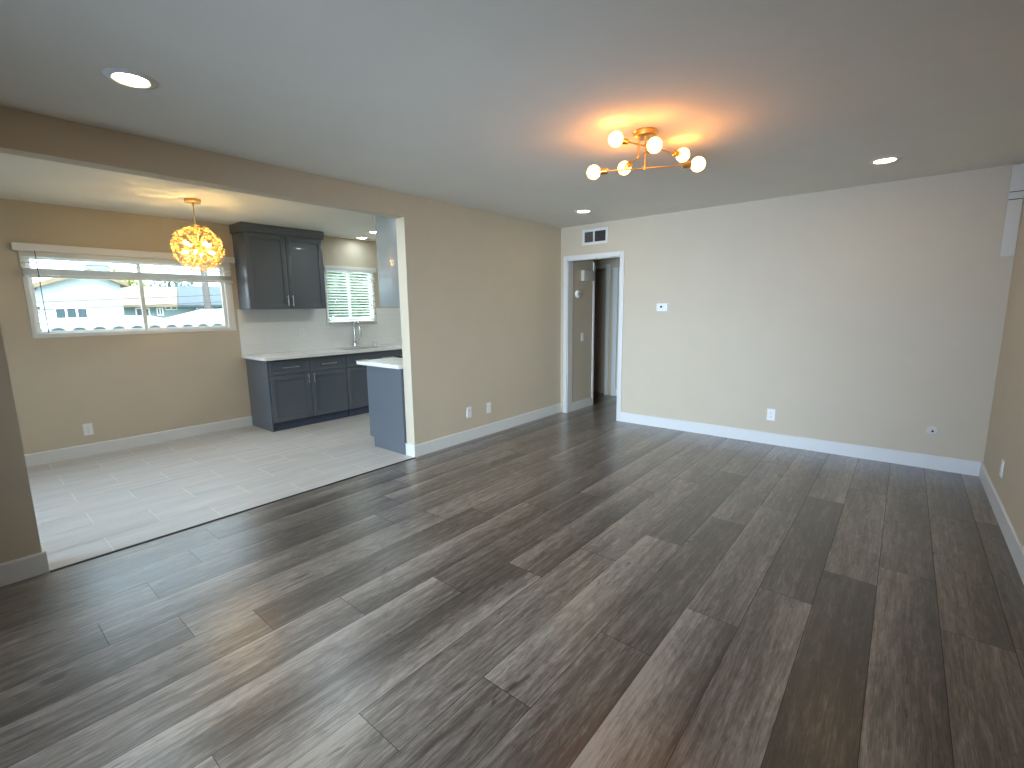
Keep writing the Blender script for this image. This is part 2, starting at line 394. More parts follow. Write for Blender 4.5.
mb = MB(); mb.box(-3.2, 4.6, -10.6, YF-.13, 2.22, 2.36); struct('sky_block_roof', mb, TINT, 'added sky-blocking porch outside the front windows', 'enclosure')  # unseen roof and walls added to keep sky light out of the front windows
mb = MB(); mb.box(-3.2, 4.6, -10.75, -10.6, -3.0, 2.36); mb.box(-3.3, -3.2, -10.75, YF-.13, -3.0, 2.36); mb.box(4.6, 4.7, -10.75, YF-.13, -3.0, 2.36); mb.box(-3.2, 4.6, -10.6, YF-.13, -.2, 0); struct('wall_sky_block', mb, TINT, 'screen walls and deck of the added sky-blocking porch outside the front windows', 'wall')
# hall shell
mb = MB(); mb.box(-.02, DL, .12, .664, 0, 2.36); struct('wall_hall_left', mb, WALL, 'short greige hall wall seen through the doorway', 'wall')
mb = MB(); mb.box(1.0, 1.12, .12, 2.7, 0, 2.36); struct('wall_hall_right', mb, WALL, 'shadowed right wall of the hall', 'wall')
EY = 1.53
mb = MB(); mb.box(-.09, 1.0, EY, EY+.1, 0, 2.36); mb.box(-.92, -.09, EY, EY+.1, 2.06, 2.36); mb.box(-1.5, -.92, EY, EY+.1, 0, 2.36)
struct('wall_hall_end', mb, WALL, 'end wall of the hall with a dark doorway', 'wall')
mb = MB(); mb.box(-1.5, -1.38, .12, 2.72, 0, 2.36); mb.box(-1.38, 1.0, 2.6, 2.72, 0, 2.36); mb.box(-1.38, -.02, .12, .2, 0, 2.36)
struct('wall_hall_outer', mb, WALL, 'outer walls of the dark room past the hall', 'wall')

# baseboards
def base_profile(mb, axis, face, out, a, b):
    """board standing on the floor against `face`, projecting towards sign `out`, between a and b along axis"""
    pr = [(face, 0), (face+out*BT, 0), (face+out*BT, BH-.008), (face+out*BT*.55, BH), (face, BH)]
    mb.prism(pr, axis, a, b) if axis == 'y' else mb.prism([(p, q) for p, q in pr], 'x', a, b)
mb = MB(); base_profile(mb, 'x', 0, -1, DR+.051, W-BT); struct('baseboard_back', mb, WHITE, 'white baseboard along the back wall', 'baseboard')
mb = MB(); base_profile(mb, 'y', W, -1, YF, 0); struct('baseboard_right', mb, WHITE, 'white baseboard along the right wall', 'baseboard')
mb = MB(); base_profile(mb, 'y', 0, 1, OY1-BT, 0); mb.box(-T-.002, .0, OY1-BT, OY1, 0, BH); struct('baseboard_partition', mb, WHITE, 'white baseboard along the partition and round its end', 'baseboard')
mb = MB(); base_profile(mb, 'y', 0, 1, YF, OY0+BT); mb.box(-T, .0, OY0, OY0+BT, 0, BH); struct('baseboard_pier', mb, WHITE, 'white baseboard round the near wall end at left', 'baseboard')
mb = MB(); base_profile(mb, 'y', -WK, 1, YF, -2.995); struct('baseboard_kitchen', mb, WHITE, 'white baseboard under the wide kitchen window', 'baseboard')
mb = MB(); base_profile(mb, 'y', DL, 1, .12, .664); struct('baseboard_hall', mb, WHITE, 'white baseboard on the short hall wall', 'baseboard')
mb = MB(); base_profile(mb, 'x', EY, -1, -.02, 1.0); struct('baseboard_hall_end', mb, WHITE, 'white baseboard on the hall end wall', 'baseboard')

# doorway casing with jamb lining
mb = MB(); cw, ct_ = .051, .016
mb.box(DL-cw, DL, -ct_, 0, 0, DH+cw, .003); mb.box(DR, DR+cw, -ct_, 0, 0, DH+cw, .003); mb.box(DL, DR, -ct_, 0, DH, DH+cw, .003)
mb.box(DL-.001, DL+.012, 0, .12, 0, DH); mb.box(DR-.012, DR+.001, 0, .12, 0, DH); mb.box(DL, DR, 0, .12, DH-.012, DH+.001)
struct('trim_2', mb, WHITE, 'white casing round the hall doorway', 'door casing')
mb = MB(); mb.box(-.02, DL+.016, .664, .70, 0, 2.07, .003); mb.box(-1.0, -.02, .664, .70, 2.03, 2.09, .003); struct('trim_3', mb, WHITE, 'white casing at the end of the short hall wall', 'door casing')
mb = MB(); mb.box(-.15, -.085, EY-.018, EY, 0, 2.11, .003); mb.box(-.15, -.138, EY, EY+.1, 0, 2.05); mb.box(-.93, -.15, EY-.018, EY, 2.05, 2.11, .003)
mb.box(-.02, .06, EY-.03, EY, 0, 2.05, .003)
struct('trim_4', mb, WHITE, 'pale casing of the dark doorway at the hall end', 'door casing')
# hall end door leaf, slightly ajar
dr = thing('door_1', 'dim panel door standing ajar at the end of the hall', 'door', (-.155, EY+.05, .01), kind='structure')
mb = MB(); x0, y0 = -.155, EY+.05
def leafbox(a, b, d0, d1, z0, z1): mb.box(x0-b, x0-a, y0+d0, y0+d1, z0, z1, .002)
leafbox(0, .74, .008, .034, .01, 2.03)
for a, b in ((0, .11), (.63, .74), (.315, .425)): leafbox(a, b, 0, .042, .01, 2.03)
for z0, z1 in ((.01, .22), (.85, 1.0), (1.55, 1.66), (1.91, 2.03)): leafbox(.1, .64, 0, .042, z0, z1)
mb.build('leaf', DOORM, dr)
mb = MB()
for z in (.25, 1.05, 1.82): mb.tube([(x0+.006, y0-.006, z-.045), (x0+.006, y0-.006, z+.045)], .007)
mb.build('hinge', STEEL, dr)
mb = MB(); mb.lathe([(0, -.06), (.018, -.058), (.026, -.04), (.02, -.022), (.01, -.018), (.01, 0), (.03, 0)], (x0-.68, y0, .95), axis='y'); mb.build('knob', STEEL, dr)
dr.rotation_euler.z = R(-14)

# ------------------------------------------------------------------ windows
def window_x(name, hole, label, mull, frame, sash, tint=None):
    """slider window in the kitchen outer wall; hole = (y0, y1, z0, z1)"""
    y0, y1, z0, z1 = hole
    root = thing(name, label, 'window', (-WK, (y0+y1)/2, z0), kind='structure')
    mb = MB(); fx0, fx1 = -WK-.085, -WK+.012
    fl_, fr_, fb, ft = frame
    mb.box(fx0, fx1, y0, y0+fl_, z0, z1, .003); mb.box(fx0, fx1, y1-fr_, y1, z0, z1, .003)
    mb.box(fx0, fx1, y0+fl_, y1-fr_, z0, z0+fb, .003); mb.box(fx0, fx1, y0+fl_, y1-fr_, z1-ft, z1, .003)
    mb.build('frame', VINYL, root)
    a, b = y0+fl_, y1-fr_; za, zb = z0+fb, z1-ft
    for i, (p, q, xx) in enumerate(((a, mull+.02, -WK-.055), (mull-.02, b, -WK-.030))):
        s = MB(); sw = sash
        s.box(xx-.012, xx+.012, p, p+sw, za, zb, .002); s.box(xx-.012, xx+.012, q-sw, q, za, zb, .002)
        s.box(xx-.012, xx+.012, p+sw, q-sw, za, za+sw*.6, .002); s.box(xx-.012, xx+.012, p+sw, q-sw, zb-sw*.6, zb, .002)
        so = s.build('sash', VINYL, root)
        g = MB(); g.box(xx-.003, xx+.003, p+sw-.004, q-sw+.004, za+sw*.6-.004, zb-sw*.6+.004); g.build('pane', GLASS, so)
    l = MB(); l.box(-WK-.020, -WK-.006, mull-.012, mull+.012, (za+zb)/2-.03, (za+zb)/2+.03, .003); l.build('latch', VINYL, root)
    return root
window_x('window_1', W1, 'wide white sliding window over the kitchen baseboard', -3.95, (.035, .075, .042, .05), .034)
window_x('window_2', W2, 'smaller white sliding window behind the sink', -1.47, (.035, .035, .03, .03), .030)
def window_y(name, hole, label):
    x0, x1, z0, z1 = hole
    root = thing(name, label, 'window', ((x0+x1)/2, YF, z0), kind='structure')
    mb = MB(); a, b = YF-.085, YF+.01
    mb.box(x0, x0+.05, a, b, z0, z1, .003); mb.box(x1-.05, x1, a, b, z0, z1, .003); mb.box(x0, x1, a, b, z0, z0+.05, .003); mb.box(x0, x1, a, b, z1-.05, z1, .003)
    mb.box((x0+x1)/2-.03, (x0+x1)/2+.03, a+.02, b-.02, z0+.05, z1-.05, .003)
    mb.build('frame', VINYL, root)
    g = MB(); g.box(x0+.04, x1-.04, YF-.045, YF-.039, z0+.04, z1-.04); g.build('pane', GLASS, root)
window_y('window_3', F1, 'large front window of the living room'); window_y('window_4', F2, 'front window of the kitchen side')

# blinds
def blind_wide():
    y0, y1 = -4.878, -3.024
    root = thing('window_blind', 'white horizontal blind raised halfway over the wide kitchen window', 'blind', (-WK+.03, -3.95, 2.05))
    mb = MB(); mb.box(-WK+.013, -WK+.062, y0, y1, 2.012, 2.081, .006); mb.build('valance', BLIND, root)
    n = 9
    for k in range(n):
        z = 1.800 + k*.0068; mb = MB(); x = -WK+.040 + (k % 2)*.001
        mb.prism([(x-.024, z), (x, z+.004), (x+.024, z), (x+.024, z+.0025), (x, z+.0065), (x-.024, z+.0025)], 'y', y0+.045, y1-.045); mb.build('slat', BLIND, root)
    for z in (1.958, 1.905):
        mb = MB(); x = -WK+.040
        mb.prism([(x-.024, z-.003), (x+.024, z+.004), (x+.024, z+.0065), (x-.024, z-.0005)], 'y', y0+.045, y1-.045); mb.build('slat', BLIND, root)
    mb = MB(); mb.box(-WK+.014, -WK+.066, y0+.045, y1-.045, 1.776, 1.797, .004); mb.build('bottom_rail', BLIND, root)
    for y in (-4.55, -3.95, -3.35):
        mb = MB()
        mb.tube([(-WK+.066, y, 2.02), (-WK+.066, y, 1.774), (-WK+.014, y, 1.774), (-WK+.014, y, 2.02)], .0012, 6); mb.build('ladder_cord', BLIND, root)
    mb = MB(); mb.tube([(-WK+.067, -4.735, 2.015), (-WK+.068, -4.733, 1.6), (-WK+.066, -4.730, 1.285)], .003, 8); mb.lathe([(0, 0), (.006, .003), (.004, .03), (0, .032)], (-WK+.066, -4.73, 1.262), 12)
    mb.build('pull_cord', WIRE, root)
blind_wide()
def blind_sink():
    y0, y1 = W2[0]-.005, W2[1]+.012
    root = thing('window_blind', 'white horizontal blind lowered with open slats over the sink window', 'blind', (-WK+.03, (y0+y1)/2, 2.05))
    mb = MB(); mb.box(-WK+.013, -WK+.06, y0-.01, y1+.01, 2.0, 2.062, .006); mb.build('valance', BLIND, root)
    z = 1.30; 
    while z < 1.99:
        mb = MB(); x = -WK+.036
        mb.prism([(x-.022, z-.0085), (x, z+.002), (x+.022, z+.0085), (x+.022, z+.011), (x, z+.0045), (x-.022, z-.006)], 'y', y0+.02, y1-.02); mb.build('slat', BLIND, root)
        z += .040
    mb = MB(); mb.box(-WK+.012, -WK+.06, y0+.02, y1-.02, 1.262, 1.280, .003); mb.build('bottom_rail', BLIND, root)
    for y in (y0+.13, y1-.13):
        mb = MB(); mb.tube([(-WK+.061, y, 2.01), (-WK+.061, y, 1.26), (-WK+.011, y, 1.26), (-WK+.011, y, 2.01)], .001, 6); mb.build('ladder_cord', BLIND, root)
    mb = MB(); mb.tube([(-WK+.065, y1-.06, 2.0), (-WK+.066, y1-.058, 1.5)], .003, 8); mb.build('tilt_wand', VINYL, root)
blind_sink()
mb = MB(); mb.box(-WK, -WK+.03, W2[0]-.01, W2[1]+.02, 1.222, 1.242, .003); struct('trim_5', mb, WHITE, 'narrow white sill under the sink window', 'window sill')

# ------------------------------------------------------------------ cabinets
def shaker_x(xf, y0, y1, z0, z1, sgn, t=.02, rail=.057):
    """shaker front whose outer face lies at x = xf, facing sgn along x"""
    mb = MB(); xb = xf - sgn*t
    mb.box(xb, xf, y0, y0+rail, z0, z1, .0015); mb.box(xb, xf, y1-rail, y1, z0, z1, .0015)
    mb.box(xb, xf, y0+rail, y1-rail, z0, z0+rail, .0015); mb.box(xb, xf, y0+rail, y1-rail, z1-rail, z1, .0015)
    mb.box(xb, xf-sgn*.011, y0+rail-.004, y1-rail+.004, z0+rail-.004, z1-rail+.004)
    return mb
def bar_handle(p0, p1, out, r=.005):
    p0, p1, out = Vector(p0), Vector(p1), Vector(out); d = (p1-p0).normalized()
    mb = MB(); mb.tube([p0+out*.030, p1+out*.030], r, 10)
    for q in (p0 + d*.018, p1 - d*.018): mb.tube([q, q+out*.030], r*.9, 8)
    return mb
XF = -WK+.6036                                   # base door faces
def base_unit(name, label, y0, y1, ndoor, drawers, endpanel=False, zt=.868):
    root = thing(name, label, 'cabinet', (-WK+.29, (y0+y1)/2, 0), 'slate base cabinets along the window wall')
    mb = MB(); xc = XF-.02
    mb.box(-WK+.001, xc, y0, y0+.018, .103, zt); mb.box(-WK+.001, xc, y1-.018, y1, .103, zt); mb.box(-WK+.001, xc, y0+.018, y1-.018, .103, .121)
    mb.box(-WK+.001, -WK+.012, y0+.018, y1-.018, .121, zt); mb.box(xc-.02, xc, y0+.018, y1-.018, .121, zt)
    mb.build('carcass', CAB, root)
    mb = MB(); mb.box(-WK+.001, XF-.028, y0+.012, y1, .002, .103); mb.build('toe_kick', KICK, root)
    if endpanel:
        mb = MB(); mb.box(-WK+.001, XF-.012, y0-.014, y0, .002, zt, .001); mb.build('end_panel', CAB, root)
    n = ndoor; wd = (y1-y0)/n
    for i in range(n):
        a, b = y0+i*wd+.003, y0+(i+1)*wd-.003
        d = shaker_x(XF, a, b, .108, .672, 1).build('door', CAB, root)
        hy = b-.032 if i % 2 == 0 else a+.032
        bar_handle((XF, hy, .545), (XF, hy, .662), (1, 0, 0)).build('handle', STEEL, d)
        if drawers:
            d = shaker_x(XF, a, b, .680, .845, 1, rail=.045).build('drawer_front', CAB, root)
            m = (a+b)/2; bar_handle((XF, m-.10, .765), (XF, m+.10, .765), (1, 0, 0)).build('handle', STEEL, d)
    return root
base_unit('base_cabinet', 'slate blue base cabinet with two drawers over two doors at the counter end', -2.980, -1.979, 2, True, True)
base_unit('base_cabinet', 'slate blue base cabinet under the sink, partly behind the peninsula', -1.977, -1.10, 2, True)
base_unit('base_cabinet', 'slate blue base cabinet beyond the sink in the far kitchen corner', -1.098, -.51, 1, True)

# worktop with sink cut-out
CT0, CT1 = .868, .9035
sx0, sx1, sy0, sy1 = -2.61, -2.20, -1.86, -1.16
root = tag(MB().build('worktop', QUARTZ), 'white quartz worktop along the window wall with sink cut-out', 'worktop')
bm = bmesh.new(); bm.from_mesh(root.data)
m = MB(); m.bm = bm
xa, xb, ya, yb = -WK+.001, -WK+.655, -3.038, -.505
m.box(xa, sx0, ya, yb, CT0, CT1); m.box(sx1, xb, ya, yb, CT0, CT1); m.box(sx0, sx1, ya, sy0, CT0, CT1); m.box(sx0, sx1, sy1, yb, CT0, CT1)
bmesh.ops.remove_doubles(bm, verts=bm.verts, dist=1e-5)
bm.to_mesh(root.data); bm.free()
mb = MB(); mb.box(-WK+.0005, -WK+.010, -3.036, W2[0]-.012, CT1+.0005, 1.466); mb.box(-WK+.0005, -WK+.010, W2[0]-.012, W2[1]+.022, CT1+.0005, 1.222); mb.box(-WK+.0005, -WK+.010, W2[1]+.022, YKF-.002, CT1+.0005, 1.466)
struct('wall_backsplash', mb, SPLASH, 'white tile backsplash between worktop and wall cabinet', 'backsplash')
# sink
root = thing('sink', 'undermount steel sink sunk in the white worktop below the small window', 'sink', ((sx0+sx1)/2, (sy0+sy1)/2, .66))
mb = MB(); t = .004
mb.box(sx0-.012, sx0-.001, sy0-.012, sy1+.012, .68, CT0-.001); mb.box(sx1+.001, sx1+.012, sy0-.012, sy1+.012, .68, CT0-.001)
mb.box(sx0-.001, sx1+.001, sy0-.012, sy0-.001, .68, CT0-.001); mb.box(sx0-.001, sx1+.001, sy1+.001, sy1+.012, .68, CT0-.001); mb.box(sx0-.012, sx1+.012, sy0-.012, sy1+.012, .67, .68)
mb.build('basin', STEEL, root)
mb = MB(); mb.lathe([(.0, .004), (.02, .003), (.04, .006), (.045, .0)], ((sx0+sx1)/2, (sy0+sy1)/2, .681), 24); mb.build('drain', CHROME, root)
# faucet
fx, fy = -2.655, -1.485
root = thing('faucet', 'chrome gooseneck pull-down faucet standing behind the sink', 'faucet', (fx, fy, CT1))
mb = MB(); mb.lathe([(0, 0), (.028, 0), (.028, .006), (.022, .01), (.020, .07), (.016, .085), (0, .088)], (fx, fy, CT1), 24); mb.build('base', CHROME, root)
mb = MB(); pts = [(fx, fy, CT1+.07), (fx, fy, CT1+.27)]
dx, dy = 1.0, 0.0
for a in range(0, 181, 15):
    q = .075*(1-math.cos(R(a))); pts.append((fx+dx*q, fy+dy*q, CT1+.29+.085*math.sin(R(a))))
pts.append((pts[-1][0], pts[-1][1], CT1+.25)); mb.tube(pts, .0115, 14); mb.build('spout', CHROME, root)
e = pts[-1]; mb = MB(); mb.lathe([(0, .0), (.015, .0), (.018, -.03), (.019, -.09), (.015, -.10), (0, -.10)], e, 20); mb.build('spray_head', STEEL, root)
mb = MB(); mb.tube([(fx, fy+.015, CT1+.05), (fx+.005, fy+.045, CT1+.055)], .011, 12); mb.tube([(fx+.005, fy+.045, CT1+.055), (fx+.02, fy+.065, CT1+.12)], .005, 10); mb.build('lever', CHROME, root)
root = thing('soap_dispenser', 'small steel air gap cap on the worktop right of the faucet', 'dispenser', (-2.655, -1.14, CT1))
mb = MB(); mb.lathe([(0, 0), (.022, 0), (.022, .004), (.018, .006)], (-2.655, -1.14, CT1), 20); mb.build('flange', STEEL, root)
mb = MB(); mb.lathe([(.018, .004), (.018, .05), (.014, .058), (0, .06)], (-2.655, -1.14, CT1), 20); mb.build('cap', STEEL, root)

# upper cabinet left
def upper():
    y0, y1, z0, z1 = -3.006, -2.037, 1.4665, 2.36; xf = -WK+.316
    root = thing('wall_cabinet', 'slate two-door wall cabinet with crown between the kitchen windows', 'cabinet', (-WK+.15, (y0+y1)/2, z0))
    mb = MB(); mb.box(-WK+.001, xf-.021, y0, y1, z0, z1, .001); mb.build('carcass', CAB, root)
    mid = (y0+y1)/2
    for i, (a, b) in enumerate(((y0+.002, mid-.002), (mid+.002, y1-.002))):
        d = shaker_x(xf, a, b, z0+.002, z1-.004, 1, rail=.06).build('door', CAB, root)
        hy = b-.028 if i == 0 else a+.028
        bar_handle((xf, hy, z0+.03), (xf, hy, z0+.165), (1, 0, 0)).build('handle', STEEL, d)
    mb = MB(); c = .020
    mb.prism([(-WK+.001, z1), (xf-.004, z1), (xf+.002, z1+.008), (xf+.002, z1+.02), (xf+.016, z1+.05), (xf+.016, HK-.002), (-WK+.001, HK-.002)], 'y', y0-.019, y1+.026)
    mb.build('crown', CAB, root)
upper()
# upper cabinet on the partition
def upper_right():
    y0, y1, z0, z1 = -2.552, -1.70, 1.4605, 2.36; xf = -T-.338
    root = thing('wall_cabinet', 'slate wall cabinet seen end-on beside the partition end', 'cabinet', (-T-.16, (y0+y1)/2, z0))
    mb = MB(); mb.box(xf+.021, -T-.001, y0, y1, z0, z1, .001); mb.build('carcass', CAB2, root)
    mid = (y0+y1)/2
    for i, (a, b) in enumerate(((y0+.002, mid-.002), (mid+.002, y1-.002))):
        d = shaker_x(xf, a, b, z0+.002, z1-.004, -1, rail=.06).build('door', CAB2, root)
        hy = b-.028 if i == 0 else a+.028
        bar_handle((xf, hy, z0+.03), (xf, hy, z0+.165), (-1, 0, 0)).build('handle', STEEL, d)
    mb = MB(); mb.prism([(-T-.001, z1), (xf+.004, z1), (xf-.002, z1+.008), (xf-.002, z1+.02), (xf-.016, z1+.05), (xf-.016, HK-.002), (-T-.001, HK-.002)], 'y', y0-.002, y1)
    mb.build('crown', CAB2, root)
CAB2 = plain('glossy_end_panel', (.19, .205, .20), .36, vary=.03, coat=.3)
upper_right()
# peninsula cabinet and its top
def peninsula():
    y0, y1 = -2.585, -2.135; xf = -T-.591; z1 = .866
    root = thing('peninsula_cabinet', 'slate blue base cabinet end-on against the partition end', 'cabinet', (-T-.3, (y0+y1)/2, 0))
    mb = MB(); xc = xf+.02
    mb.prism([(-T-.004, .003), (xf+.075, .003), (xf+.075, .103), (xc, .103), (xc, z1), (-T-.004, z1)], 'y', y0, y0+.018); mb.build('end_panel', CAB, root)
    mb = MB(); mb.box(xc+.001, -T-.004, y0+.018, y1, .103, z1); mb.build('carcass', CAB, root)
    mb = MB(); mb.box(xf+.08, -T-.004, y0+.018, y1, .003, .103); mb.build('toe_kick', KICK, root)
    d = shaker_x(xf, y0+.003, y1-.003, .108, .672, -1).build('door', CAB, root); bar_handle((xf, y1-.035, .545), (xf, y1-.035, .662), (-1, 0, 0)).build('handle', STEEL, d)
    d = shaker_x(xf, y0+.003, y1-.003, .680, .845, -1, rail=.045).build('drawer_front', CAB, root); m = (y0+y1)/2; bar_handle((xf, m-.08, .765), (xf, m+.08, .765), (-1, 0, 0)).build('handle', STEEL, d)
peninsula()
mb = MB(); mb.box(-T-.728, -T-.003, -2.610, -2.135, .868, .9037, .003); tag(mb.build('worktop', QUARTZ), 'short white quartz worktop on the peninsula cabinet by the partition end', 'worktop')
def kitchen_range():
    y0, y1 = -2.128, -1.37; xf = -T-.66
    root = thing('kitchen_range', 'black range just past the peninsula worktop', 'range', (-T-.33, (y0+y1)/2, 0))
    mb = MB(); mb.box(xf+.03, -T-.01, y0, y1, .02, .90, .004); mb.build('body', BLACK, root)
    mb = MB(); mb.box(xf+.0, -T-.01, y0, y1, .901, .925, .004); mb.build('cooktop', BLACK, root)
    mb = MB(); mb.prism([(xf-.03, .80), (xf+.03, .80), (xf+.03, .90), (xf-.01, .90)], 'y', y0, y1); mb.build('control_panel', BLACK, root)
    mb = MB(); mb.box(xf-.005, xf+.03, y0+.005, y1-.005, .20, .79, .005); d = mb.build('oven_door', BLACK, root)
    bar_handle((xf-.005, y0+.06, .74), (xf-.005, y1-.06, .74), (-1, 0, 0), .009).build('handle', STEEL, d)
    mb = MB(); mb.box(xf-.005, xf+.03, y0+.005, y1-.005, .05, .19, .005); mb.build('drawer', BLACK, root)
    for k in range(5):
        mb = MB(); yy = y0+.1+k*(y1-y0-.2)/4; mb.lathe([(0, -.03), (.016, -.03), (.02, 0)], (xf-.02, yy, .85), 16, 'x'); mb.build('knob', STEEL, root)
    for (a, b) in ((.18, .2), (.18, .56), (.46, .2), (.46, .56)):
        mb = MB(); cx, cy = xf+a, y0+b
        for s in range(4):
            an = s*math.pi/2; mb.tube([(cx+.02*math.cos(an), cy+.02*math.sin(an), .937), (cx+.1*math.cos(an), cy+.1*math.sin(an), .937)], .006, 6)
        mb.lathe([(0, .012), (.03, .01), (.04, 0)], (cx, cy, .9255), 16); mb.build('grate', BLACK, root)
kitchen_range()

# ------------------------------------------------------------------ electrical plates
def outlet_proto(kind):
    """local: plate in the xz plane facing -y"""
    root = bpy.data.objects.new(dict(duplex='wall_outlet', blank='wall_plate', switch='light_switch')[kind], None); root.empty_display_size = .05; col.objects.link(root)
    mb = MB(); mb.prism([(-.037, -.060), (.037, -.060), (.037, .060), (-.037, .060)], 'y', -.003, 0)
    mb.prism([(-.033, -.056), (.033, -.056), (.033, .056), (-.033, .056)], 'y', -.006, -.003); mb.build('plate', PLASTIC, root)
    if kind == 'duplex':
        for z in (-.021, .021):
            mb = MB(); mb.prism([(.016*math.cos(a)*1.05, z+max(-.0135, min(.0135, .0165*math.sin(a)))) for a in [R(12*k) for k in range(30)]], 'y', -.0085, -.006); rc = mb.build('receptacle', PLASTIC, root)
            mb = MB(); mb.box(-.0075, -.0055, -.0090, -.0085, z-.002, z+.006); mb.box(.0055, .0075, -.0090, -.0085, z-.002, z+.005); mb.lathe([(0, -.0005), (.0025, -.0005), (.0025, 0)], (0, -.0085, z-.008), 10, 'y'); mb.build('slot', DARK, rc)
        mb = MB(); mb.lathe([(0, -.0015), (.003, -.001), (.0035, 0)], (0, -.006, 0), 12, 'y'); mb.build('screw', STEEL, root)
    elif kind == 'blank':
        mb = MB(); mb.lathe([(0, -.010), (.004, -.010), (.004, -.001), (.007, 0)], (0, -.006, .022), 16, 'y'); mb.build('coax_jack', STEEL, root)
        for z in (-.045, .045):
            mb = MB(); mb.lathe([(0, -.0015), (.003, -.001), (.0035, 0)], (0, -.006, z), 12, 'y'); mb.build('screw', STEEL, root)
    else:
        mb = MB(); mb.prism([(-.016, -.033), (.016, -.033), (.016, .033), (-.016, .033)], 'y', -.0085, -.006); mb.build('rocker', PLASTIC, root)
    return root
pd_, pb_, ps_ = outlet_proto('duplex'), outlet_proto('blank'), outlet_proto('switch')
def put(proto, loc, rz, label, cat, first=False, group=None):
    o = proto if first else copy_tree(proto)
    o.location = loc; o.rotation_euler = (0, 0, rz); tag(o, label, cat, group); return o
G = 'white wall plates'
put(pd_, (2.614, 0, .312), 0, 'white duplex outlet low on the back wall', 'outlet', True, G)
put(pd_, (0, -1.476, .312), R(90), 'white duplex outlet on the partition, nearer the hall doorway', 'outlet', False, G)
put(pd_, (-WK, -4.554, .272), R(90), 'white duplex outlet below the wide kitchen window', 'outlet', False, G)
put(pd_, (-WK+.010, -2.252, 1.15), R(90), 'white duplex outlet on the tile backsplash', 'outlet', False, G)
put(pb_, (0, -1.797, .314), R(90), 'white cable plate on the partition, nearer the kitchen opening', 'wall plate', True, G)
put(pd_, (W, -.858, .306), R(-90), 'white duplex outlet on the right wall near the corner', 'outlet', False, G)
put(ps_, (DL, .394, 1.024), R(90), 'white rocker switch on the short hall wall', 'light switch', True, G)

# round cable plate
root = thing('cable_plate', 'round pale cable plate low at the right end of the back wall', 'cable plate', (3.868, 0, .337))
mb = MB(); mb.lathe([(0, -.012), (.026, -.011), (.038, -.006), (.043, 0)], (3.868, 0, .337), 32, 'y'); mb.build('plate', PANEL, root)
mb = MB(); mb.lathe([(0, -.004), (.009, -.004), (.009, 0)], (3.868, -.0115, .337), 16, 'y'); mb.build('socket', DARK, root)
# thermostat
root = thing('thermostat', 'small white thermostat box with black dot on the back wall', 'thermostat', (1.421, 0, 1.43))
mb = MB(); mb.box(1.351, 1.491, -.008, 0, 1.38, 1.472, .003); mb.build('backplate', PLASTIC, root)
mb = MB(); mb.box(1.355, 1.487, -.040, -.008, 1.384, 1.468, .006); mb.build('housing', PLASTIC, root)
mb = MB(); mb.lathe([(0, -.006), (.012, -.006), (.013, 0)], (1.412, -.039, 1.432), 20, 'y'); mb.build('dial', DARK, root)
# return air grille
def grille():
    x0, x1, z0, z1 = .331, .690, 2.220, 2.406
    root = thing('air_vent', 'white rectangular air vent above the hall doorway', 'vent', ((x0+x1)/2, 0, z0))
    mb = MB(); f = .030
    mb.box(x0, x0+f, -.010, 0, z0, z1, .002); mb.box(x1-f, x1, -.010, 0, z0, z1, .002); mb.box(x0+f, x1-f, -.010, 0, z0, z0+f, .002); mb.box(x0+f, x1-f, -.010, 0, z1-f, z1, .002)
    xm = x0+.165; mb.box(xm-.011, xm+.011, -.010, 0, z0+f, z1-f, .002); mb.build('frame', WHITE, root)
    mb = MB(); mb.box(x0+f-.004, x1-f+.004, -.0012, -.0002, z0+f-.004, z1-f+.004); mb.build('backing', DARK, root)
    BR = plain('light_brown_vent_fins', (.62, .54, .43), .6)  # left fins a lighter brown than the right ones
    mb = MB(); k = x0+f+.008
    while k < xm-.014: mb.prism([(k, -.001), (k+.004, -.009), (k+.0055, -.009), (k+.0015, -.001)], 'z', z0+f, z1-f); k += .0155
    mb.build('fins', BR, root)
    mb = MB(); z = z0+f+.006
    while z < z1-f-.006: mb.prism([(-.001, z+.006), (-.009, z), (-.009, z+.0015), (-.001, z+.0075)], 'x', xm+.011, x1-f); z += .013
    mb.build('fins', plain('dark_brown_vent_fins', (.10, .085, .07), .6), root)
    mb = MB(); mb.box(x1-.022, x1-.014, -.022, -.010, (z0+z1)/2-.006, (z0+z1)/2+.016, .002); mb.build('lever', WHITE, root)
grille()
# corner panel on the back wall
root = thing('corner_panel', 'pale tall panel with a dark seam high in the right corner', 'panel', (4.164, 0, 1.79))
mb = MB(); x0, x1 = 4.122, W-.002
for a, b in ((1.788, 2.206), (2.212, 2.262), (2.268, H-.012)): mb.box(x0, x1, -.022, -.002, a, b, .0015)
mb.build('face', PANEL, root)
mb = MB(); mb.box(x0+.004, x1-.001, -.014, -.0005, 1.792, H-.014); mb.build('seam_backing', DARK, root)
# hall fixtures
root = thing('door_chime', 'white door chime box high on the short hall wall', 'door chime', (DL, .47, 1.81))
mb = MB(); mb.box(DL, DL+.05, .345, .60, 1.80, 1.94, .006); mb.build('cover', PANEL, root)
mb = MB(); mb.box(DL, DL+.052, .44, .452, 1.80, 1.94); mb.build('rib', PANEL, root)
root = thing('hall_sensor', 'small round sensor on the hall wall below the chime', 'sensor', (DL, .245, 1.62))
mb = MB(); mb.lathe([(.05, 0), (.05, .02), (.04, .032), (0, .034)], (DL, .245, 1.62), 24, 'x'); mb.build('housing', PLASTIC, root)
mb = MB(); mb.lathe([(.012, .0), (.010, .006), (0, .007)], (DL+.033, .245, 1.62), 16, 'x'); mb.build('lens', DARK, root)

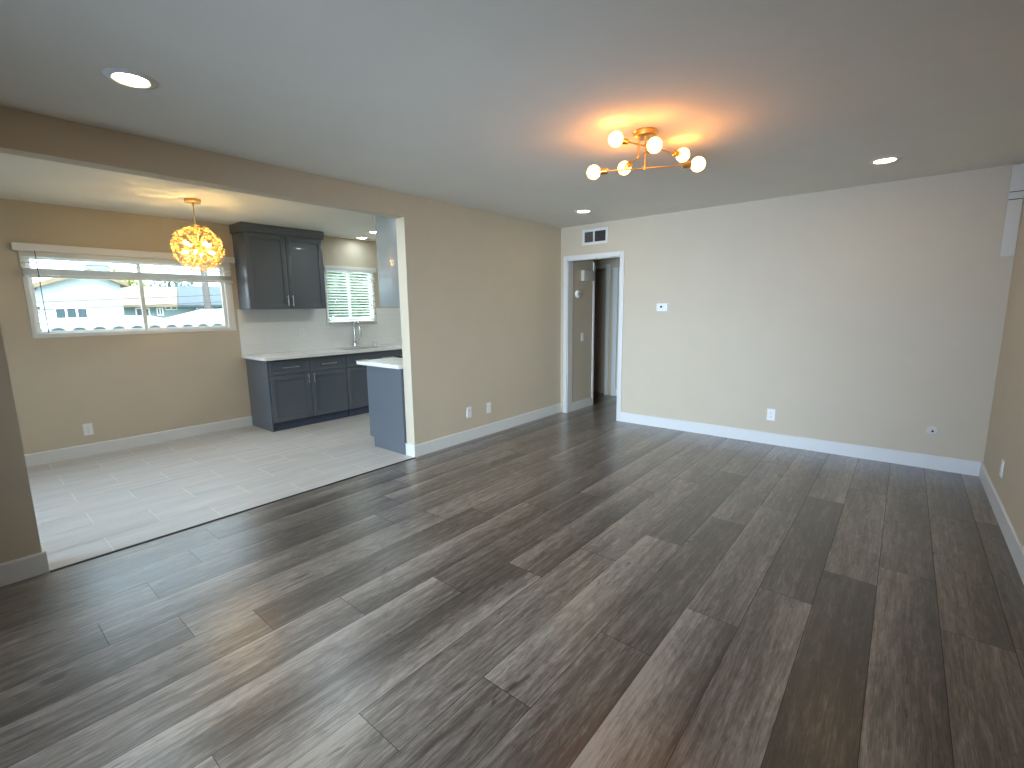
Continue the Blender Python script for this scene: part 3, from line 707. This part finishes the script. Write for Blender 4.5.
# ------------------------------------------------------------------ ceiling lights
def downlight(name='recessed_light', em=None):
    root = bpy.data.objects.new(name, None); root.empty_display_size = .05; col.objects.link(root)
    mb = MB(); mb.lathe([(.063, -.003), (.070, -.009), (.088, -.007), (.097, -.001), (.097, 0), (.063, 0)], n=48); mb.build('trim_ring', WHITE, root)
    mb = MB(); mb.lathe([(.064, -.0035), (.045, -.0065), (0, -.0075)], n=40); mb.build('diffuser', em, root)
    return root
GL = 'round recessed ceiling lights'
a = downlight(em=LED); b = copy_tree(a); c = copy_tree(a)
for o, (x, y), lb in ((a, (.829, -4.692), 'large round recessed light above the kitchen opening'), (b, (3.378, -.814), 'round recessed light near the right end of the back wall'), (c, (.796, -.756), 'round recessed light by the air vent corner')):
    o.location = (x, y, H); tag(o, lb, 'recessed light', GL)
a_k = a = downlight(em=LEDK); b = copy_tree(a)
for o, (x, y), lb in ((a, (-2.489, -1.374), 'round recessed light above the kitchen sink'), (b, (-1.92, -1.543), 'round recessed kitchen light half hidden by the end-on wall cabinet')):
    o.location = (x, y, HK); tag(o, lb, 'recessed light', GL)

a_h = downlight(em=LED_FILL); o_n = 0  # added fill lights, out of view behind header and partition, brighten the kitchen
for x, y, lb in ((-.62, -1.42, 'added unseen kitchen fill light behind the partition, past the wall cabinet'), (-.60, -3.25, 'added unseen kitchen fill light tucked behind the header, nearer the peninsula'), (-.60, -4.75, 'added unseen kitchen fill light tucked behind the header, nearer the viewer')):
    o = copy_tree(a_h) if o_n else a_h; o_n += 1; o.location = (x, y, HK); tag(o, lb, 'recessed light', GL)
def chandelier():
    c = Vector((2.298, -2.532, H))
    root = thing('chandelier', 'gold six-globe branching ceiling light glowing warm in the living room', 'chandelier', c)
    mb = MB(); mb.lathe([(0, -.034), (.056, -.034), (.063, -.030), (.065, -.006), (.070, -.004), (.070, 0), (0, 0)], c, 40); mb.build('canopy', GOLD, root)
    spec = [(2.380, (2.325, -2.508), .575, 71.14), (2.325, (2.266, -2.553), .437, -41.45), (2.260, (2.301, -2.537), .608, 26.6)]
    for z, (mx, my), L, ang in spec:
        m = Vector((mx, my, z)); d = Vector((math.cos(R(ang)), math.sin(R(ang)), 0))
        mb = MB(); mb.tube([m, (mx, my, H-.03)], .0045, 10); mb.lathe([(.0045, .012), (.009, .010), (.009, -.008), (0, -.009)], m, 14); mb.build('rod', GOLD, root)
        br = .041; h = L/2
        mb = MB(); mb.tube([m - d*(h-br-.03), m + d*(h-br-.03)], .0045, 10); arm = mb.build('arm', GOLD, root)
        for s in (-1, 1):
            e = m + d*s*h
            mb = MB(); mb.tube([e - d*s*(br+.046), e - d*s*(br+.042), e - d*s*(br+.002), e - d*s*(br-.010)], [.012, .0185, .0185, .016], 20); mb.build('socket', GOLD, arm)
            mb = MB(); mb.sphere(e, br, 28, 16); mb.build('globe_bulb', BULB, arm)
chandelier()

def pendant():
    c = Vector((-1.552, -3.750, HK)); zc = 2.022; RR = .205
    root = thing('pendant_light', 'round crystal flower pendant hanging by the wide kitchen window', 'pendant light', c)
    mb = MB(); mb.lathe([(0, -.030), (.060, -.030), (.066, -.026), (.066, 0), (0, 0)], c, 36); mb.build('canopy', GOLD, root)
    mb = MB(); mb.tube([c + Vector((0, 0, -.03)), (c.x, c.y, zc)], .0045, 10); mb.lathe([(.009, 0), (.009, -.02), (.004, -.03)], c + Vector((0, 0, -.03)), 14); mb.build('rod', GOLD, root)
    cc = Vector((c.x, c.y, zc)); mb = MB(); mb.sphere(cc, .034, 20, 12); mb.build('hub', GOLD, root)
    n = 82; ga = math.pi*(3-math.sqrt(5)); rnd = random.Random(3)
    fm = None; sm = None
    for i in range(n):
        z = 1 - 2*(i+.5)/n; r = math.sqrt(1-z*z); d = Vector((r*math.cos(ga*i), r*math.sin(ga*i), z))
        rr = RR*(.94 if i % 3 else 1.0)
        q = d.to_track_quat('Z', 'Y')
        if fm is None:
            mb = MB()                                     # six petals cupped round a raised centre, local z outwards
            for k in range(6):
                a0 = k*math.pi/3; pts = []
                for t, w, h in ((.009, .0045, 0), (.018, .0095, .001), (.028, .0110, .005), (.035, .006, .010)):
                    pts.append((t, w, h))
                L_ = [mb.bm.verts.new((t*math.cos(a0)-w*math.sin(a0), t*math.sin(a0)+w*math.cos(a0), h)) for t, w, h in pts]
                R_ = [mb.bm.verts.new((t*math.cos(a0)+w*math.sin(a0), t*math.sin(a0)-w*math.cos(a0), h)) for t, w, h in pts]
                for j in range(3): mb.bm.faces.new((R_[j], R_[j+1], L_[j+1], L_[j]))
            bmesh.ops.solidify(mb.bm, geom=mb.bm.faces[:], thickness=.003)
            o = mb.build('crystal_flower', CRYSTAL); fm = o.data
            mb = MB(); mb.tube([(0, 0, -.165), (0, 0, 0)], .0014, 6); mb.sphere((0, 0, .003), .007, 10, 6); st = mb.build('stem', GOLD); sm = st.data
        else:
            o = bpy.data.objects.new('crystal_flower', fm); col.objects.link(o); st = bpy.data.objects.new('stem', sm); col.objects.link(st)
        o.parent = root; o.rotation_mode = 'QUATERNION'; o.rotation_quaternion = q; o.location = cc + d*rr - c
        st.parent = o
    for k in range(8):
        z = (.35, -.30)[k % 2]; a = k*math.pi/4+.3; r = math.sqrt(1-z*z); d = Vector((r*math.cos(a), r*math.sin(a), z))
        p = cc + d*.110
        mb = MB(); mb.tube([cc + d*.03, cc + d*.086], .007, 10); hl = mb.build('lamp_holder', GOLD, root)
        mb = MB(); q = d.to_track_quat('Z', 'Y').to_matrix().to_4x4(); q.translation = p
        mb.lathe([(0, .026), (.008, .023), (.0125, .012), (.0125, -.008), (.007, -.024), (0, -.025)], n=14)
        bmesh.ops.transform(mb.bm, matrix=q, verts=mb.bm.verts); mb.build('bulb', PBULB, hl)
pendant()

# ------------------------------------------------------------------ outside, seen through the windows
def house(name, label, fn, loc, group='houses beyond the kitchen window'):
    root = thing(name, label, 'house', loc, group); fn(root); return root
def far_window(root, x, y0, y1, z0, z1, bars=2):
    mb = MB(); mb.box(x, x+.05, y0, y1, z0, z0+.04); mb.box(x, x+.05, y0, y1, z1-.04, z1); 
    for k in range(bars+1):
        yy = y0 + (y1-y0-.04)*k/bars; mb.box(x, x+.05, yy, yy+.04, z0+.04, z1-.04)
    w = mb.build('window', VINYL, root)
    mb = MB(); mb.box(x+.005, x+.02, y0+.01, y1-.01, z0+.01, z1-.01); mb.build('pane', WINDK, w)
def h1(root):
    x = -14
    mb = MB(); mb.prism([(-8, -3), (-1.90, -3), (-1.90, 2.32), (-2.55, 2.58), (-5.6, 1.42), (-8, .6)], 'x', x-6, x); mb.build('wall', TINT, root)
    mb = MB(); mb.prism([(-1.75, 2.30), (-2.55, 2.68), (-5.9, 1.42), (-5.9, 1.30), (-2.55, 2.56), (-1.75, 2.20)], 'x', x-6.2, x+.22); mb.build('roof', ROOFT, root)
    far_window(root, x, -3.39, -2.69, 1.30, 1.62, 3); far_window(root, x, -3.95, -3.60, 1.53, 1.69, 1)
    mb = MB()
    for k in range(4): mb.box(x, x+.03, -3.72, -3.65, 2.06+k*.018, 2.07+k*.018)
    mb.build('gable_vent', WINDK, root)
    mb = MB(); mb.box(x-.6, x-.1, -2.5, -2.1, 2.58, 2.84, .02); mb.build('rooftop_unit', TEAL, root)
house('stucco_house', 'white stucco house with sloping roof edge, left in the wide window', h1, (-17, -4.5, -3))
def _skew(mb, y, ye, yr, x, dr):
    for v in mb.bm.verts:
        if abs(v.co.y-y) < 1e-4: v.co.y = yr if abs(v.co.x-(x+dr)) < .01 else ye
def h2(root):
    x = -18
    mb = MB(); mb.box(x-6, x, -1.6, 6, -3, 1.80); mb.build('wall', TEAL, root)
    mb = MB(); mb.prism([(x+.35, 1.74), (x-3.0, 2.55), (x-6.35, 1.74), (x-6.35, 1.66), (x-3.0, 2.45), (x+.35, 1.66)], 'y', -1.75, .75); _skew(mb, .75, .45, 1.45, x, -3.0); mb.build('tan_roof', ROOFT, root)
    mb = MB(); mb.prism([(x+.40, 1.74), (x-3.0, 2.62), (x-6.35, 1.74), (x-6.35, 1.66), (x-3.0, 2.5), (x+.40, 1.66)], 'y', .76, 6.2); _skew(mb, .76, .46, 1.46, x, -3.0); mb.build('grey_roof', ROOFG, root)
    for a, b, c, d in ((-.79, -.36, 1.30, 1.64), (-.15, .06, 1.35, 1.64), (.12, .52, 1.55, 1.70), (1.15, 1.75, 1.44, 1.63)): far_window(root, x, a, b, c, d, 2)
    mb = MB(); mb.box(x-1.6, x-1.5, -.2, -.1, 2.1, 2.5); mb.build('vent_pipe', WINDK, root)
house('low_house', 'pale house with tan and grey roof, right in the wide window', h2, (-21, 2, -3))
def shed(root):
    # white tile-edged roof just below the window: two shallow hips and a row of scalloped eave tiles
    z = 1.262
    mb = MB(); mb.box(-9.6, -5.6, -7, -.3, -2.8, 1.10); mb.build('wall', TINT, root)
    mb = MB(); mb.prism([(-5.5, 1.20), (-9.7, 1.20), (-9.7, 1.13), (-5.5, 1.13)], 'y', -7.1, -.2); mb.build('roof_deck', ROOFW, root)
    mb = MB(); mb.prism([(-7, 1.20), (-2.2, 1.20), (-2.9, 1.39), (-4.6, 1.30)], 'x', -9.6, -7.0); mb.build('hip', ROOFW, root)
    mb = MB(); mb.prism([(-2.5, 1.20), (-.2, 1.20), (-.25, 1.54), (-1.3, 1.51)], 'x', -9.6, -7.4); mb.build('hip', ROOFW, root)
    for k in range(29):
        y = -6.8+k*.225
        mb = MB(); mb.prism([(y+.10*math.cos(R(t)), 1.20+.065*math.sin(R(t))) for t in range(0, 181, 20)], 'x', -7.0, -5.6); rt_ = mb.build('roof_tile', ROOFW, root)
        mb = MB(); mb.prism([(y+.075*math.cos(R(t)), 1.20+.045*math.sin(R(t))) for t in range(0, 181, 30)], 'x', -5.6, -5.592); mb.build('tile_end_shade', WINDK, rt_)  # dark cap painted as the shadow in the hollow tile end
house('tile_roofed_shed', 'low white tile-edged roof close under the wide window', shed, (-7.5, -2.2, -2.8), None)
mb = MB(); mb.tube([(-12, -.35, -3), (-12, -.37, 5.5)], [.10, .075], 14)
po = thing('utility_pole', 'weathered utility pole right of centre in the wide window', 'pole', (-12, -.35, -3))
mb.build('mast', WOODP, po)
mb = MB(); mb.box(-12.06, -11.94, -1.3, .6, 4.7, 4.82); mb.build('crossarm', WOODP, po)
for (a, b, c, lb) in (((-10, -9, 1.45), (-10, 3, 2.12), .35, 'upper overhead cable crossing the wide window view'), ((-9.6, -9, 1.30), (-9.6, 3, 1.92), .25, 'lower overhead cable crossing the wide window view')):
    mb = MB(); P0, P1 = Vector(a), Vector(b); mb.tube([P0.lerp(P1, t/16) - Vector((0, 0, c*.12*math.sin(math.pi*t/16))) for t in range(17)], .009, 6)
    tag(mb.build('overhead_cable', WIRE), lb, 'cable', 'overhead cables')
def tree(name, label, base, h, rad, n, mat, seed, size=.12, cz=None):
    root = thing(name, label, 'tree', base, 'trees outside the windows'); rnd = random.Random(seed); b = Vector(base)
    mb = MB(); mb.tube([b, b+Vector((.05, .03, h*.4)), b+Vector((0, .08, h*.75))], [.13, .09, .03], 10)
    for k in range(7):
        a = k*.9; q = b+Vector((.03, .05, h*(.35+.05*k))); mb.tube([q, q+Vector((math.cos(a)*rad*.6, math.sin(a)*rad*.6, rad*.35))], [.04, .012], 6)
    mb.build('trunk', BARK, root)
    mb = MB(); ctr = b+Vector((0, 0, h-rad*.9)); lobes = [(ctr+Vector((rnd.uniform(-.6, .6)*rad, rnd.uniform(-.7, .7)*rad, rnd.uniform(-.8, .7)*rad)), rad*rnd.uniform(.35, .6)) for _ in range(20)]
    for i in range(n):
        lc, lr = rnd.choice(lobes); d = Vector((rnd.gauss(0, 1), rnd.gauss(0, 1), rnd.gauss(0, 1))).normalized()
        p = lc + d*lr*rnd.uniform(.75, 1.03); e = Euler((rnd.uniform(0, 6), rnd.uniform(0, 6), rnd.uniform(0, 6))).to_matrix(); s = size*rnd.uniform(.6, 1.2)
        mb.bm.faces.new([mb.bm.verts.new(p + e @ Vector(v)) for v in ((-s, 0, 0), (-.2*s, -.38*s, .06*s), (s, 0, 0), (-.2*s, .38*s, .06*s))])
    mb.build('foliage', mat, root)
tree('leafy_tree', 'tall green tree filling the sink window behind the blind', (-13.5, 5.4, -2.9), 7.4, 2.7, 13000, LEAF, 2, .19)
tree('leafy_tree', 'yellow green tree top between the two houses', (-27.5, .75, -3), 6.5, .95, 900, LEAF2, 5, .2)
tree('leafy_tree', 'grey green tree behind the grey roof', (-28, 3.3, -3), 6.5, 1.2, 900, LEAF3, 8, .2)
mb = MB(); mb.box(-8.1, -7.9, 1.2, 9, -2.8, 1.26); struct('wall_garden', mb, TINT, 'low white wall seen through the lower sink window', 'wall')
mb = MB(); mb.box(-60, -WK-.13, -40, 40, -3.2, -3.0); struct('ground', mb, GROUND, 'pale ground between the houses', 'ground')
